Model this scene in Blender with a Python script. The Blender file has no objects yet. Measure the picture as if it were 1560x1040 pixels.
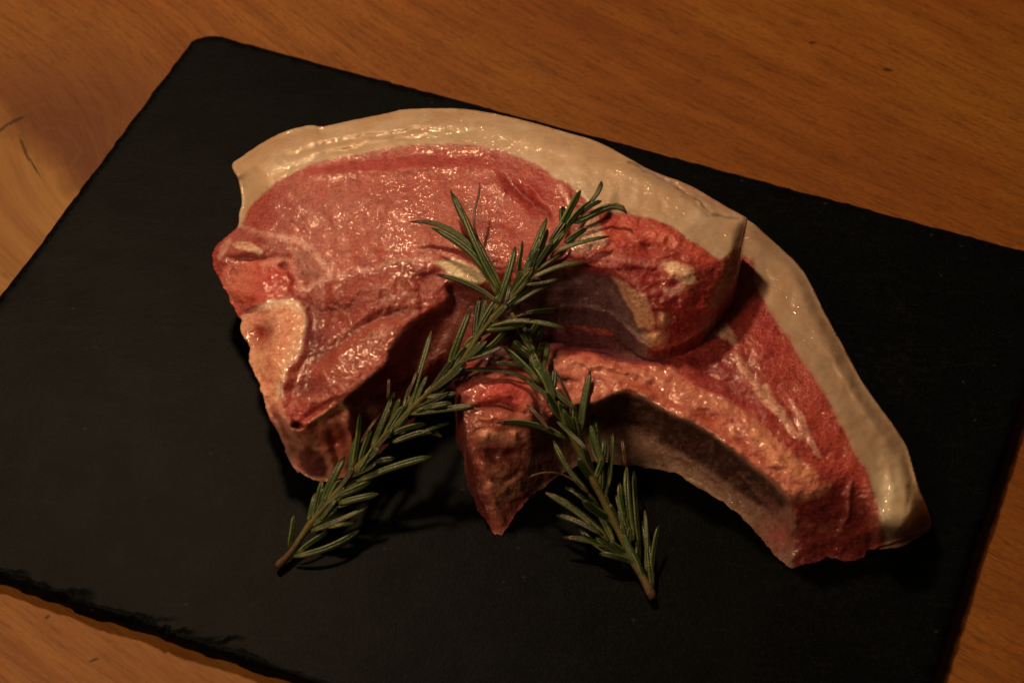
import bpy, bmesh, math, random
import numpy as np
from mathutils import Vector
from mathutils.geometry import delaunay_2d_cdt

S = bpy.context.scene
COL = S.collection
ZS = 0.0055                       # slate thickness; slate top is z = ZS, table top is z = 0
MM = 0.001

# ------------------------------------------------------------------ camera
FPX, EL, DIST = 3386.0, math.radians(48.15), 0.6672
CP = np.array([0.0, -DIST*math.cos(EL), ZS + DIST*math.sin(EL)])
FW = np.array([0.0, math.cos(EL), -math.sin(EL)])
RT = np.array([1.0, 0.0, 0.0])
UP = np.cross(RT, FW)
cam_d = bpy.data.cameras.new('camera'); cam = bpy.data.objects.new('camera', cam_d); COL.objects.link(cam)
cam.location = CP; cam.rotation_euler = (math.pi/2 - EL, 0, 0)
cam_d.sensor_width = 36; cam_d.lens = 36*FPX/1560
cam_d.clip_start = 0.01; cam_d.clip_end = 50
cam_d.dof.use_dof = True; cam_d.dof.focus_distance = DIST - 0.012; cam_d.dof.aperture_fstop = 18
S.camera = cam

# ------------------------------------------------------------------ light
world = bpy.data.worlds.new('World'); S.world = world; world.use_nodes = True
bg = world.node_tree.nodes['Background']
bg.inputs['Color'].default_value = (1.0, 0.62, 0.36, 1); bg.inputs['Strength'].default_value = 0.020
def area(name, loc, target, size, power, color):
    l = bpy.data.lights.new(name, 'AREA'); l.shape = 'DISK'; l.size = size; l.energy = power; l.color = color
    o = bpy.data.objects.new(name, l); COL.objects.link(o); o.location = loc
    o.rotation_euler = (Vector(target)-Vector(loc)).to_track_quat('-Z', 'Y').to_euler(); return o
area('ceiling_lamp', (-0.28, 0.55, 0.84), (-0.02, -0.01, 0.02), 0.10, 6.8, (1.0, 0.60, 0.32))
area('kitchen_lamp', (-0.48, -0.38, 0.74), (-0.03, -0.02, 0.02), 0.25, 3.0, (1.0, 0.58, 0.30))
vs = S.view_settings
vs.view_transform = 'Standard'; vs.look = 'None'; vs.exposure = -0.1; vs.gamma = 1.0; vs.use_curve_mapping = False
S.render.engine = 'CYCLES'

# ------------------------------------------------------------------ maths helpers
def unproj(u, v, zmm):
    """photo pixel + height above the slate (mm) -> world point"""
    u = np.asarray(u, float); v = np.asarray(v, float); z = ZS + np.asarray(zmm, float)*MM
    d = FW[None]*FPX + RT[None]*(u-780)[..., None] + UP[None]*(520-v)[..., None]
    t = (z - CP[2])/d[..., 2]
    return CP + d*t[..., None]
def up1(u, v, z): return Vector(unproj(np.array([u]), np.array([v]), np.array([z]))[0])
def lin(c):
    c = np.asarray(c, float)/255.0
    return np.where(c <= 0.04045, c/12.92, ((c+0.055)/1.055)**2.4)
LIGHT = np.array([0.80, 0.585, 0.375])
def alb(r, g, b): return np.clip(lin((r, g, b))/LIGHT, 0.004, 0.85)

def _hash(ix, iy, iz, seed):
    h = (ix*374761393 + iy*668265263 + iz*2147483647 + seed*974634777) & 0xffffffff
    h = ((h ^ (h >> 13))*1274126177) & 0xffffffff
    h = ((h ^ (h >> 16))*2246822519) & 0xffffffff
    return ((h ^ (h >> 15)) & 0xffff)/65535.0
def vnoise(x, y, z=None, seed=0):
    x = np.asarray(x, float); y = np.asarray(y, float); z = np.zeros_like(x) if z is None else np.asarray(z, float)
    xi, yi, zi = np.floor(x).astype(np.int64), np.floor(y).astype(np.int64), np.floor(z).astype(np.int64)
    fx, fy, fz = x-xi, y-yi, z-zi
    fx, fy, fz = [f*f*f*(f*(f*6-15)+10) for f in (fx, fy, fz)]
    r = 0
    for a in (0, 1):
        for b in (0, 1):
            for c in (0, 1):
                w = (fx if a else 1-fx)*(fy if b else 1-fy)*(fz if c else 1-fz)
                r = r + w*_hash(xi+a, yi+b, zi+c, seed)
    return r*2-1
def fbm(x, y, z=None, o=4, seed=0):
    r = 0; a = 1; t = 0
    for i in range(o):
        k = 2.03**i
        r = r + a*vnoise(np.asarray(x)*k, np.asarray(y)*k, None if z is None else np.asarray(z)*k, seed+i*17); t += a; a *= .5
    return r/t
def seg_dist(P, line, closed=False):
    """distance of points P (N,2) to a polyline, and arc parameter 0..1"""
    L = np.asarray(line, float)[:, :2]
    if closed: L = np.vstack([L, L[:1]])
    best = np.full(len(P), 1e9); par = np.zeros(len(P))
    seg = np.linalg.norm(L[1:]-L[:-1], axis=1); acc = np.concatenate([[0], np.cumsum(seg)]); tot = max(acc[-1], 1e-9)
    for i in range(len(L)-1):
        a, b = L[i], L[i+1]; ab = b-a; l2 = max(ab@ab, 1e-12)
        t = np.clip(((P-a)@ab)/l2, 0, 1)
        d = np.linalg.norm(P-(a+t[:, None]*ab), axis=1)
        m = d < best; best[m] = d[m]; par[m] = (acc[i]+t[m]*seg[i])/tot
    return best, par
def inside(P, poly):
    Q = np.asarray(poly, float)[:, :2]; n = len(Q); r = np.zeros(len(P), bool); x, y = P[:, 0], P[:, 1]
    for i in range(n):
        x1, y1 = Q[i]; x2, y2 = Q[(i+1) % n]
        if y1 == y2: continue
        c = ((y1 > y) != (y2 > y)) & (x < (x2-x1)*(y-y1)/(y2-y1)+x1)
        r ^= c
    return r
def sd_poly(P, poly):
    d, _ = seg_dist(P, poly, True); return np.where(inside(P, poly), -d, d)
def smooth(e0, e1, x):
    t = np.clip((x-e0)/(e1-e0), 0, 1); return t*t*(3-2*t)
def spline(pts, step=2.5, closed=True):
    """Catmull-Rom through n-dimensional points, resampled"""
    Q = np.asarray(pts, float); n = len(Q); out = []
    rng = range(n) if closed else range(n-1)
    for i in rng:
        g = (lambda k: Q[k % n]) if closed else (lambda k: Q[min(max(k, 0), n-1)])
        p0, p1, p2, p3 = g(i-1), g(i), g(i+1), g(i+2)
        m = max(1, int(np.linalg.norm((p2-p1)[:2])/step))
        for k in range(m):
            t = k/m
            out.append(0.5*((2*p1)+(p2-p0)*t+(2*p0-5*p1+4*p2-p3)*t*t+(3*p1-p0-3*p2+p3)*t**3))
    if not closed: out.append(Q[-1])
    return np.array(out)

# ------------------------------------------------------------------ node helpers
class NT:
    def __init__(s, name):
        s.m = bpy.data.materials.new(name); s.m.use_nodes = True; s.t = s.m.node_tree
        s.b = s.t.nodes['Principled BSDF']
    def n(s, typ, **kw):
        o = s.t.nodes.new('ShaderNode'+typ)
        for k, v in kw.items():
            if k.startswith('i_'): s.put(o, k[2:].replace('_', ' '), v)
            else: setattr(o, k, v)
        return o
    def put(s, o, sock, v):
        sk = o.inputs[int(sock)] if str(sock).isdigit() else o.inputs[sock]
        if isinstance(v, bpy.types.NodeSocket): s.t.links.new(v, sk)
        else: sk.default_value = v
    def noise(s, vec, scale, detail=3, rough=.55, dist=0.0):
        o = s.n('TexNoise'); s.put(o, 'Vector', vec)
        for k, v in (('Scale', scale), ('Detail', detail), ('Roughness', rough), ('Distortion', dist)): s.put(o, k, v)
        return o.outputs['Fac']
    def ramp(s, fac, stops, interp='LINEAR'):
        o = s.n('ValToRGB'); o.color_ramp.interpolation = interp; e = o.color_ramp.elements
        while len(e) < len(stops): e.new(0.5)
        for k, (p, c) in enumerate(stops):
            e[k].position = p; e[k].color = (c, c, c, 1) if isinstance(c, (int, float)) else (*c, 1)
        s.put(o, 'Fac', fac); return o.outputs['Color']
    def mix(s, fac, a, b, mode='MIX'):
        o = s.n('Mix', data_type='RGBA', blend_type=mode); s.put(o, 0, fac)
        for i, v in ((6, a), (7, b)):
            if not isinstance(v, bpy.types.NodeSocket): v = (*v, 1) if len(v) == 3 else v
            s.put(o, i, v)
        return o.outputs[2]
    def math(s, op, a, b=0.0, c=0.0):
        o = s.n('Math', operation=op); s.put(o, 0, a); s.put(o, 1, b); s.put(o, 2, c); return o.outputs[0]
    def vmath(s, op, a, b=(0, 0, 0)):
        o = s.n('VectorMath', operation=op); s.put(o, 0, a); s.put(o, 1, b); return o.outputs[0]
    def bump(s, h, dist, strength=1.0, nrm=None):
        o = s.n('Bump'); s.put(o, 'Height', h); s.put(o, 'Distance', dist); s.put(o, 'Strength', strength)
        if nrm: s.put(o, 'Normal', nrm)
        return o.outputs['Normal']
    def coords(s): return s.n('TexCoord').outputs['Object']
    def mapping(s, v, rot=(0, 0, 0), scale=(1, 1, 1), loc=(0, 0, 0)):
        o = s.n('Mapping'); s.put(o, 'Vector', v); s.put(o, 'Rotation', rot); s.put(o, 'Scale', scale); s.put(o, 'Location', loc)
        return o.outputs[0]
    def attr(s, name='tissue'):
        o = s.n('Attribute', attribute_name=name); return o.outputs['Color']
    def out(s, **kw):
        for k, v in kw.items(): s.put(s.b, k.replace('_', ' '), v)
        return s.m

# ------------------------------------------------------------------ materials
def mat_wood():
    t = NT('beech_wood'); co = t.coords()
    wob = t.n('TexNoise'); t.put(wob, 'Vector', co); t.put(wob, 'Scale', 5.0); t.put(wob, 'Detail', 1.5)
    off = t.vmath('MULTIPLY', t.vmath('SUBTRACT', wob.outputs['Color'], (.5, .5, .5)), (.022, .022, 0))
    # the grain bends round a knot beside the slate's left edge
    KX, KY = -0.150, 0.088
    rel = t.vmath('SUBTRACT', co, (KX, KY, 0))
    ln = t.n('VectorMath', operation='LENGTH'); t.put(ln, 0, rel); kd = ln.outputs['Value']
    sw = t.n('VectorRotate', rotation_type='Z_AXIS'); t.put(sw, 'Vector', co); t.put(sw, 'Center', (KX, KY, 0))
    t.put(sw, 'Angle', t.math('MULTIPLY', t.math('POWER', 2.718, t.math('MULTIPLY', kd, -14.0)), 0.7))
    co2 = t.vmath('ADD', sw.outputs[0], off)
    g = t.mapping(co2, rot=(0, 0, math.radians(36)))
    long1 = t.noise(t.mapping(g, scale=(9, 120, 1)), 1.0, 4, .6, .4)
    long2 = t.noise(t.mapping(g, scale=(45, 560, 1)), 1.0, 3, .65)
    fleck = t.noise(t.mapping(g, scale=(120, 800, 1)), 1.0, 2, .55)
    fine = t.noise(t.mapping(g, scale=(500, 1800, 1)), 1.0, 2, .6)
    broad = t.noise(co2, 9, 3, .5)
    c = t.ramp(long1, [(.25, alb(108, 54, 12)), (.5, alb(122, 65, 17)), (.78, alb(138, 78, 24))])
    c = t.mix(t.ramp(broad, [(.40, 0.0), (.66, .55)]), c, alb(102, 48, 14)); c = t.mix(t.ramp(t.noise(co2, 13, 3), [(.45, 0.0), (.66, .5)]), c, alb(126, 76, 20))
    c = t.mix(t.ramp(long2, [(.50, 0.0), (.64, .42)]), c, alb(82, 39, 9))
    c = t.mix(t.ramp(fleck, [(.56, 0.0), (.68, .5)]), c, alb(76, 37, 9))
    c = t.mix(t.ramp(fine, [(.50, 0.0), (.70, .5)]), c, t.mix(1.0, c, (1.35, 1.45, 1.6), 'MULTIPLY'))
    c = t.mix(t.ramp(fine, [(.32, .5), (.48, 0.0)]), c, t.mix(1.0, c, (.68, .62, .55), 'MULTIPLY'))
    # paler sapwood streak left of the knot
    sx = t.n('SeparateXYZ'); t.put(sx, 0, co)
    dl = t.math('ADD', t.math('ADD', sx.outputs[0], sx.outputs[1]), t.math('MULTIPLY', t.math('SUBTRACT', t.noise(co, 30, 4), .5), .040))
    sap = t.ramp(t.math('MULTIPLY_ADD', dl, 4.0, 1.0), [(.20, .22), (.50, .75), (.70, 1.0), (.775, 0.0)])
    c = t.mix(t.math('MULTIPLY', sap, .75), c, t.ramp(long1, [(.3, alb(132, 84, 32)), (.75, alb(170, 118, 54))]))
    # reddish figure of the knot and its rings
    kn = t.math('ADD', kd, t.math('MULTIPLY', t.math('SUBTRACT', t.noise(co, 34, 3), .5), .030))
    knm = t.math('MULTIPLY', t.ramp(kn, [(.0, .85), (.02, .75), (.072, 0.0)]), t.math('SUBTRACT', 1.0, t.math('MULTIPLY', sap, .8)))
    c = t.mix(knm, c, alb(84, 38, 13))
    ring = t.math('SINE', t.math('MULTIPLY', kn, 900.0))
    c = t.mix(t.math('MULTIPLY', knm, t.ramp(ring, [(.6, 0.0), (1.0, .22)])), c, alb(118, 66, 26))
    # drying cracks beside the knot and two knocks in the surface
    for (x, y, a_, l_, w_) in ((-.1655, .1035, 40, .0045, .0011), (-.1700, .0985, 55, .006, .0009), (-.1605, .0900, -68, .008, .0007), (-.1560, .0815, -62, .006, .0005), (-.1345, .0600, -50, .004, .0005),
                               (.1035, .1430, 10, .0016, .0010), (.1280, .1290, -10, .0022, .0011), (-.1270, -.0960, 60, .0012, .0007), (-.1125, -.1100, 30, .0016, .0006)):
        mp = t.mapping(t.vmath('SUBTRACT', co, (x, y, 0)), rot=(0, 0, -math.radians(a_)))
        sc_ = t.vmath('MULTIPLY', mp, (1/l_, 1/w_, 0)); le = t.n('VectorMath', operation='LENGTH'); t.put(le, 0, sc_)
        dd_ = t.math('ADD', le.outputs['Value'], t.math('MULTIPLY', t.math('SUBTRACT', t.noise(co, 700, 3), .5), .9))
        c = t.mix(t.ramp(dd_, [(.55, .8), (1.0, 0.0)]), c, alb(40, 19, 6))
    # small dark resin pits
    vo = t.n('TexVoronoi', feature='F1'); t.put(vo, 'Vector', t.mapping(g, scale=(16, 22, 1))); t.put(vo, 'Scale', 1.0)
    c = t.mix(t.ramp(vo.outputs['Distance'], [(.025, .75), (.055, 0.0)]), c, alb(44, 22, 7))
    h = t.math('ADD', t.math('MULTIPLY', long2, .6), fleck)
    return t.out(Base_Color=c, Roughness=t.math('MULTIPLY_ADD', long2, .2, .42), Specular_IOR_Level=.16, Normal=t.bump(h, .00012, .45))

def mat_slate():
    t = NT('slate_stone'); co = t.coords()
    a = t.noise(co, 60, 5, .6); b = t.noise(co, 1700, 3, .65)
    st = t.noise(t.mapping(co, rot=(0, 0, math.radians(24)), scale=(90, 420, 1)), 1.0, 4, .65, .6)
    c = t.mix(t.ramp(a, [(.35, 0.0), (.7, 1.0)]), (.0014, .0020, .0025), (.0032, .0043, .0052))
    c = t.mix(t.ramp(st, [(.52, 0.0), (.72, .7)]), c, (.0060, .0076, .0086))
    c = t.mix(t.ramp(b, [(.34, .8), (.55, 0.0)]), c, (.0012, .0018, .002))
    c = t.mix(t.ramp(b, [(.55, 0.0), (.72, .8)]), c, (.0095, .0115, .0125))
    vo = t.n('TexVoronoi', feature='F1'); t.put(vo, 'Vector', co); t.put(vo, 'Scale', 95.0)
    c = t.mix(t.ramp(vo.outputs['Distance'], [(.03, .5), (.06, 0.0)]), c, (.035, .038, .038))
    dust = t.math('MULTIPLY', t.ramp(t.noise(co, 14, 4, .6), [(.55, 0.0), (.75, 1.0)]), t.ramp(t.noise(co, 420, 2), [(.5, 0.0), (.7, .5)]))
    c = t.mix(dust, c, (.016, .018, .018))
    h = t.math('ADD', t.math('MULTIPLY', st, .22), t.math('ADD', t.math('MULTIPLY', b, .55), t.math('MULTIPLY', a, 1.3)))
    return t.out(Base_Color=c, Specular_Tint=(.84, 1.0, 1.18, 1), Roughness=t.math('MULTIPLY_ADD', a, -.07, .445), Specular_IOR_Level=.034, Normal=t.bump(h, .00016, .8))

def mat_tissue(name, kind):
    t = NT(name); co = t.coords(); base = t.attr()
    def film(wscale, w2, dist, rough, lo, hi, fscale, **kw):
        wet = t.math('ADD', t.noise(co, wscale, 1, .5, .5), t.math('MULTIPLY', t.noise(co, w2, 1, .5), .22))
        return dict(Coat_Weight=t.ramp(t.noise(co, fscale, 3, .6), [(lo, .05), (hi, 1.0)]), Coat_Roughness=rough, Coat_IOR=1.5,
                    Coat_Normal=t.bump(wet, dist, 1.0), **kw)
    dark = t.mix(1.0, base, (.52, .30, .28), 'MULTIPLY'); lite = t.mix(1.0, base, (.16, .085, .060), 'ADD')
    if kind == 'muscle':
        m1 = t.noise(co, 200, 4, .6); m2 = t.noise(co, 820, 3, .65, .8); cell = t.noise(co, 1250, 3, .7)
        fib = t.noise(t.mapping(co, rot=(0, 0, math.radians(35)), scale=(180, 1100, 600)), 1.0, 3, .6, .5)
        c = t.mix(t.ramp(m1, [(.36, .5), (.54, 0.0)]), base, dark)
        c = t.mix(t.ramp(fib, [(.56, 0.0), (.74, .35)]), c, lite)
        c = t.mix(t.ramp(m2, [(.53, 0.0), (.66, .6)]), c, lite)
        c = t.mix(t.ramp(cell, [(.38, .8), (.52, 0.0)]), c, t.mix(1.0, c, (.60, .40, .38), 'MULTIPLY'))
        h = t.math('ADD', t.noise(co, 620, 3, .6), t.math('MULTIPLY', t.noise(co, 2100, 2, .6), .45))
        return t.out(Base_Color=c, Roughness=.38, Specular_IOR_Level=.3, Normal=t.bump(h, .00034, .9),
                     Subsurface_Weight=.3, Subsurface_Radius=(.0022, .0008, .0005), Subsurface_Scale=1.0, **film(600, 2000, .00046, .06, .44, .60, 52))
    if kind == 'fat':
        m1 = t.noise(co, 90, 4, .55); m2 = t.noise(co, 700, 3, .6)
        c = t.mix(t.ramp(m1, [(.40, .55), (.62, 0.0)]), base, t.mix(1.0, base, (.84, .66, .50), 'MULTIPLY'))
        c = t.mix(t.ramp(m2, [(.50, 0.0), (.70, .4)]), c, t.mix(1.0, base, (.80, .68, .56), 'MULTIPLY'))
        h = t.math('ADD', t.noise(co, 330, 3, .6, .6), t.math('MULTIPLY', t.noise(co, 1500, 2, .6), .30))
        return t.out(Base_Color=c, Roughness=.42, Specular_IOR_Level=.4, Normal=t.bump(h, .0002, .6),
                     Subsurface_Weight=.45, Subsurface_Radius=(.0030, .0019, .0010), Subsurface_Scale=1.0, **film(560, 1700, .00054, .07, .36, .52, 50))
    # bone: spongy cut face
    m1 = t.noise(co, 420, 4, .65); m2 = t.noise(co, 1300, 3, .65, .4); po = t.n('TexVoronoi', feature='F1'); t.put(po, 'Vector', co); t.put(po, 'Scale', 900.0)
    c = t.mix(t.ramp(m1, [(.38, .6), (.54, 0.0)]), base, t.mix(1.0, base, (.66, .38, .32), 'MULTIPLY'))
    c = t.mix(t.ramp(m2, [(.52, 0.0), (.68, .6)]), c, t.mix(1.0, base, (.16, .12, .09), 'ADD'))
    c = t.mix(t.ramp(po.outputs['Distance'], [(.22, .25), (.42, 0.0)]), c, t.mix(1.0, c, (.55, .34, .28), 'MULTIPLY'))
    h = t.math('ADD', m1, t.math('ADD', t.math('MULTIPLY', m2, .5), t.math('MULTIPLY', po.outputs['Distance'], .4)))
    return t.out(Base_Color=c, Roughness=.5, Specular_IOR_Level=.35, Normal=t.bump(h, .0004, .8), **(film(560, 1900, .00044, .075, .40, .62, 80) if kind == 'bone' else film(400, 1500, .0005, .12, .58, .78, 80)))

def mat_leaf():
    t = NT('rosemary_leaf'); co = t.coords(); base = t.attr('leaf_tint')
    m = t.noise(co, 900, 3, .6); m2 = t.noise(co, 160, 2)
    c = t.mix(t.ramp(m, [(.3, .45), (.6, 0.0)]), base, t.mix(1.0, base, (.55, .6, .5), 'MULTIPLY'))
    c = t.mix(t.ramp(m2, [(.55, 0.0), (.75, .35)]), c, t.mix(1.0, base, (1.45, 1.25, .8), 'MULTIPLY'))
    return t.out(Base_Color=c, Roughness=.34, Specular_IOR_Level=.5, Normal=t.bump(t.noise(co, 1500, 3), .0002, .6))
def mat_stem():
    t = NT('rosemary_stem'); co = t.coords(); base = t.attr('leaf_tint')
    m = t.noise(t.mapping(co, scale=(1, 1, 1)), 1400, 3, .6)
    c = t.mix(t.ramp(m, [(.35, .6), (.6, 0.0)]), base, t.mix(1.0, base, (.5, .42, .35), 'MULTIPLY'))
    return t.out(Base_Color=c, Roughness=.7, Specular_IOR_Level=.25, Normal=t.bump(m, .0003, .7))

M_WOOD, M_SLATE = mat_wood(), mat_slate()
M_TISSUE = {k: mat_tissue('pork_'+k, k) for k in ('muscle', 'fat', 'bone', 'membrane')}
M_LEAF, M_STEM = mat_leaf(), mat_stem()

# ------------------------------------------------------------------ object helpers
def empty(name, loc, label, cat, group=None):
    o = bpy.data.objects.new(name, None); COL.objects.link(o); o.location = loc
    o['label'] = label; o['category'] = cat; o.empty_display_size = .01
    if group: o['group'] = group
    return o
def mesh_obj(name, V, F, mat, parent=None, color=None, attr='tissue', normals=None, smooth_shade=True):
    me = bpy.data.meshes.new(name)
    org = np.array(parent.location) if parent is not None else np.zeros(3)
    V = np.asarray(V, float)-org
    me.from_pydata(V.tolist(), [], [list(f) for f in F]); me.materials.append(mat)
    if color is not None:
        ca = me.color_attributes.new(attr, 'FLOAT_COLOR', 'POINT')
        rgba = np.ones((len(V), 4), np.float32); rgba[:, :3] = color
        ca.data.foreach_set('color', rgba.ravel())
    if smooth_shade: me.polygons.foreach_set('use_smooth', [True]*len(me.polygons))
    me.update()
    if normals is not None: me.normals_split_custom_set_from_vertices(normals.tolist())
    o = bpy.data.objects.new(name, me); COL.objects.link(o)
    if parent is not None: o.parent = parent
    return o
def vert_normals(V, F):
    N = np.zeros_like(V); T = np.asarray(F)
    fn = np.cross(V[T[:, 1]]-V[T[:, 0]], V[T[:, 2]]-V[T[:, 0]])
    for k in range(3): np.add.at(N, T[:, k], fn)
    return N/np.maximum(np.linalg.norm(N, axis=1, keepdims=True), 1e-12)
def cdt_mesh(outline, step, extra=(), seed=1, band=None):
    """triangulate a polygon (2-D) with a jittered lattice inside; extra = open constraint lines"""
    O = np.asarray(outline, float)[:, :2]
    lo = O.min(0); hi = O.max(0); rs = np.random.RandomState(seed)
    gx, gy = np.meshgrid(np.arange(lo[0], hi[0], step), np.arange(lo[1], hi[1], step*.87))
    gx[1::2] += step/2
    G = np.stack([gx.ravel(), gy.ravel()], 1); G += rs.uniform(-.12, .12, G.shape)*step
    G = G[inside(G, O)]
    d, _ = seg_dist(G, O, True); G = G[d > step*.55]
    if band:
        w, st2 = band; y1 = lo[1]+w
        gx, gy = np.meshgrid(np.arange(lo[0], hi[0], st2), np.arange(lo[1], y1, st2)); gx[1::2] += st2/2
        K = np.stack([gx.ravel(), gy.ravel()], 1); K += rs.uniform(-.2, .2, K.shape)*st2; K = K[inside(K, O)]
        d, _ = seg_dist(K, O[::2], True); K = K[d > st2*.5]; G = np.vstack([G[G[:, 1] > y1], K])
    for e in extra:
        d, _ = seg_dist(G, e); G = G[d > step*.5]
    pts = [tuple(p) for p in O]; n = len(pts); edges = [(i, (i+1) % n) for i in range(n)]
    for e in extra:
        s = len(pts); pts += [tuple(p) for p in e[:, :2]]; edges += [(s+i, s+i+1) for i in range(len(e)-1)]
    pts += [tuple(p) for p in G]
    r = delaunay_2d_cdt([Vector(p) for p in pts], edges, [], 0, 1e-5)
    V = np.array([(p.x, p.y) for p in r[0]]); F = np.array([f for f in r[2] if len(f) == 3])
    F = F[inside(V[F].mean(1), O)]
    a, b, c = V[F[:, 0]], V[F[:, 1]], V[F[:, 2]]
    flip = ((b-a)[:, 0]*(c-a)[:, 1]-(b-a)[:, 1]*(c-a)[:, 0]) < 0
    F[flip] = F[flip][:, ::-1]
    return V, F
def boundary_loops(F):
    """directed boundary edges of a triangle list"""
    from collections import Counter
    E = {}
    for t in F:
        for i in range(3): E[(t[i], t[(i+1) % 3])] = 1
    return [(a, b) for (a, b) in E if (b, a) not in E]

# ------------------------------------------------------------------ table
def build_table():
    n = 60; xs = np.linspace(-.62, .62, n); ys = np.linspace(-.5, .62, n)
    X, Y = np.meshgrid(xs, ys); V = [(x, y, 0) for x, y in zip(X.ravel(), Y.ravel())]
    F = [(j*n+i, j*n+i+1, (j+1)*n+i+1, (j+1)*n+i) for j in range(n-1) for i in range(n-1)]
    b = len(V); V += [(-.62, -.5, -.03), (.62, -.5, -.03), (.62, .62, -.03), (-.62, .62, -.03)]
    c = [0, n-1, n*n-1, n*(n-1)]
    for i in range(4): F.append((c[i], b+i, b+(i+1) % 4, c[(i+1) % 4]))
    F.append((b+3, b+2, b+1, b))
    o = mesh_obj('table_top', V, F, M_WOOD, smooth_shade=False); o['kind'] = 'structure'
build_table()

# ------------------------------------------------------------------ slate board
def build_slate():
    W, H, R = .300, .2255, .0085; cx, cy, rot = -.00916, -.01657, math.radians(-21.49)
    pts = []
    for (sx, sy, a0) in ((1, 1, 0), (-1, 1, 90), (-1, -1, 180), (1, -1, 270)):
        for k in range(13):
            a = math.radians(a0+90*k/12); pts.append((sx*(W/2-R)+R*math.cos(a), sy*(H/2-R)+R*math.sin(a)))
    P = np.array(pts); Q = np.vstack([P, P[:1]]); O = []
    for i in range(len(P)):
        m = max(1, int(np.linalg.norm(Q[i+1]-Q[i])/.0012))
        O += [Q[i]+(Q[i+1]-Q[i])*k/m for k in range(m)]
    O = np.array(O); nrm = np.roll(O, -1, 0)-np.roll(O, 1, 0); nrm = np.stack([nrm[:, 1], -nrm[:, 0]], 1); nrm /= np.linalg.norm(nrm, axis=1, keepdims=True)
    jit = fbm(O[:, 0]*300, O[:, 1]*300, o=2, seed=4)*.00038 + fbm(O[:, 0]*40, O[:, 1]*40, o=2, seed=9)*.00022
    O = O + nrm*jit[:, None]
    V2, F = cdt_mesh(O, .0019, seed=3, band=(.0135, .00062))
    d, _ = seg_dist(V2, O[::2], True)
    front = smooth(-.085, -.098, V2[:, 1])           # the long edge nearest the viewer
    f2 = fbm(V2[:, 0]*160+7, V2[:, 1]*260, o=4, seed=55); f3 = fbm(V2[:, 0]*45, V2[:, 1]*60, o=3, seed=61)
    dd = d*1000
    z = -.0012*smooth(1.3+1.6*f2+1.2*f3, -.4, dd)*front - .0005*smooth(.8+.8*f2, -.2, dd)
    # splinters split off the edge: short slanting cracks, the stone a touch lower on their outer side
    rc = random.Random(8); ye = -H/2
    for _ in range(34):
        x0 = rc.uniform(-.148, .02) if rc.random() < .75 else rc.uniform(.02, .148)
        L = rc.uniform(.004, .013); a = math.radians(rc.uniform(10, 34)); sx = 1
        p0 = np.array([x0, ye+rc.uniform(0, .0025)]); dr = np.array([sx*math.cos(a), math.sin(a)]); nn = np.array([-dr[1]*sx, dr[0]*sx])
        R2 = V2-p0; al = R2@dr; ac = R2@nn+.0009*fbm(V2[:, 0]*500, V2[:, 1]*500, o=2, seed=int(x0*9999) % 97)
        w = smooth(L, L*.3, al)
        dep = rc.uniform(.0002, .0006)
        z -= dep*w*smooth(.00025, -.00025, ac)
    z = np.maximum(z, -.0036)
    z += fbm(V2[:, 0]*22, V2[:, 1]*22, o=4, seed=31)*.00018
    n0 = len(V2); V = np.zeros((n0, 3)); V[:, :2] = V2; V[:, 2] = ZS+z
    F = F.tolist()
    # broken sides, in layers
    B = boundary_loops(F); rows = 4; ring = {}
    VV = [tuple(p) for p in V]
    for (a, b) in B:
        for i in (a, b):
            if i in ring: continue
            p = V[i]; c = p[:2]/max(np.linalg.norm(p[:2]), 1e-9); ids = [i]
            for r in range(1, rows+1):
                k = r/rows; j = vnoise(np.array([p[0]*300]), np.array([p[1]*300]), np.array([k*3.1]), 8)[0]
                q = p[:2]+c*(.0006*j-.0003*k); ids.append(len(VV)); VV.append((q[0], q[1], p[2]*(1-k)+.0001*k))
            ring[i] = ids
    for (a, b) in B:
        for r in range(rows):
            F += [(ring[a][r], ring[a][r+1], ring[b][r]), (ring[b][r], ring[a][r+1], ring[b][r+1])]
    V = np.array(VV); c, s = math.cos(rot), math.sin(rot)
    V = np.stack([V[:, 0]*c-V[:, 1]*s+cx, V[:, 0]*s+V[:, 1]*c+cy, V[:, 2]], 1)
    o = mesh_obj('slate_board', V, F, M_SLATE)
    o['label'] = 'black slate serving board with rough chipped edges lying on the wooden table'; o['category'] = 'serving board'
build_slate()

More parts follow.
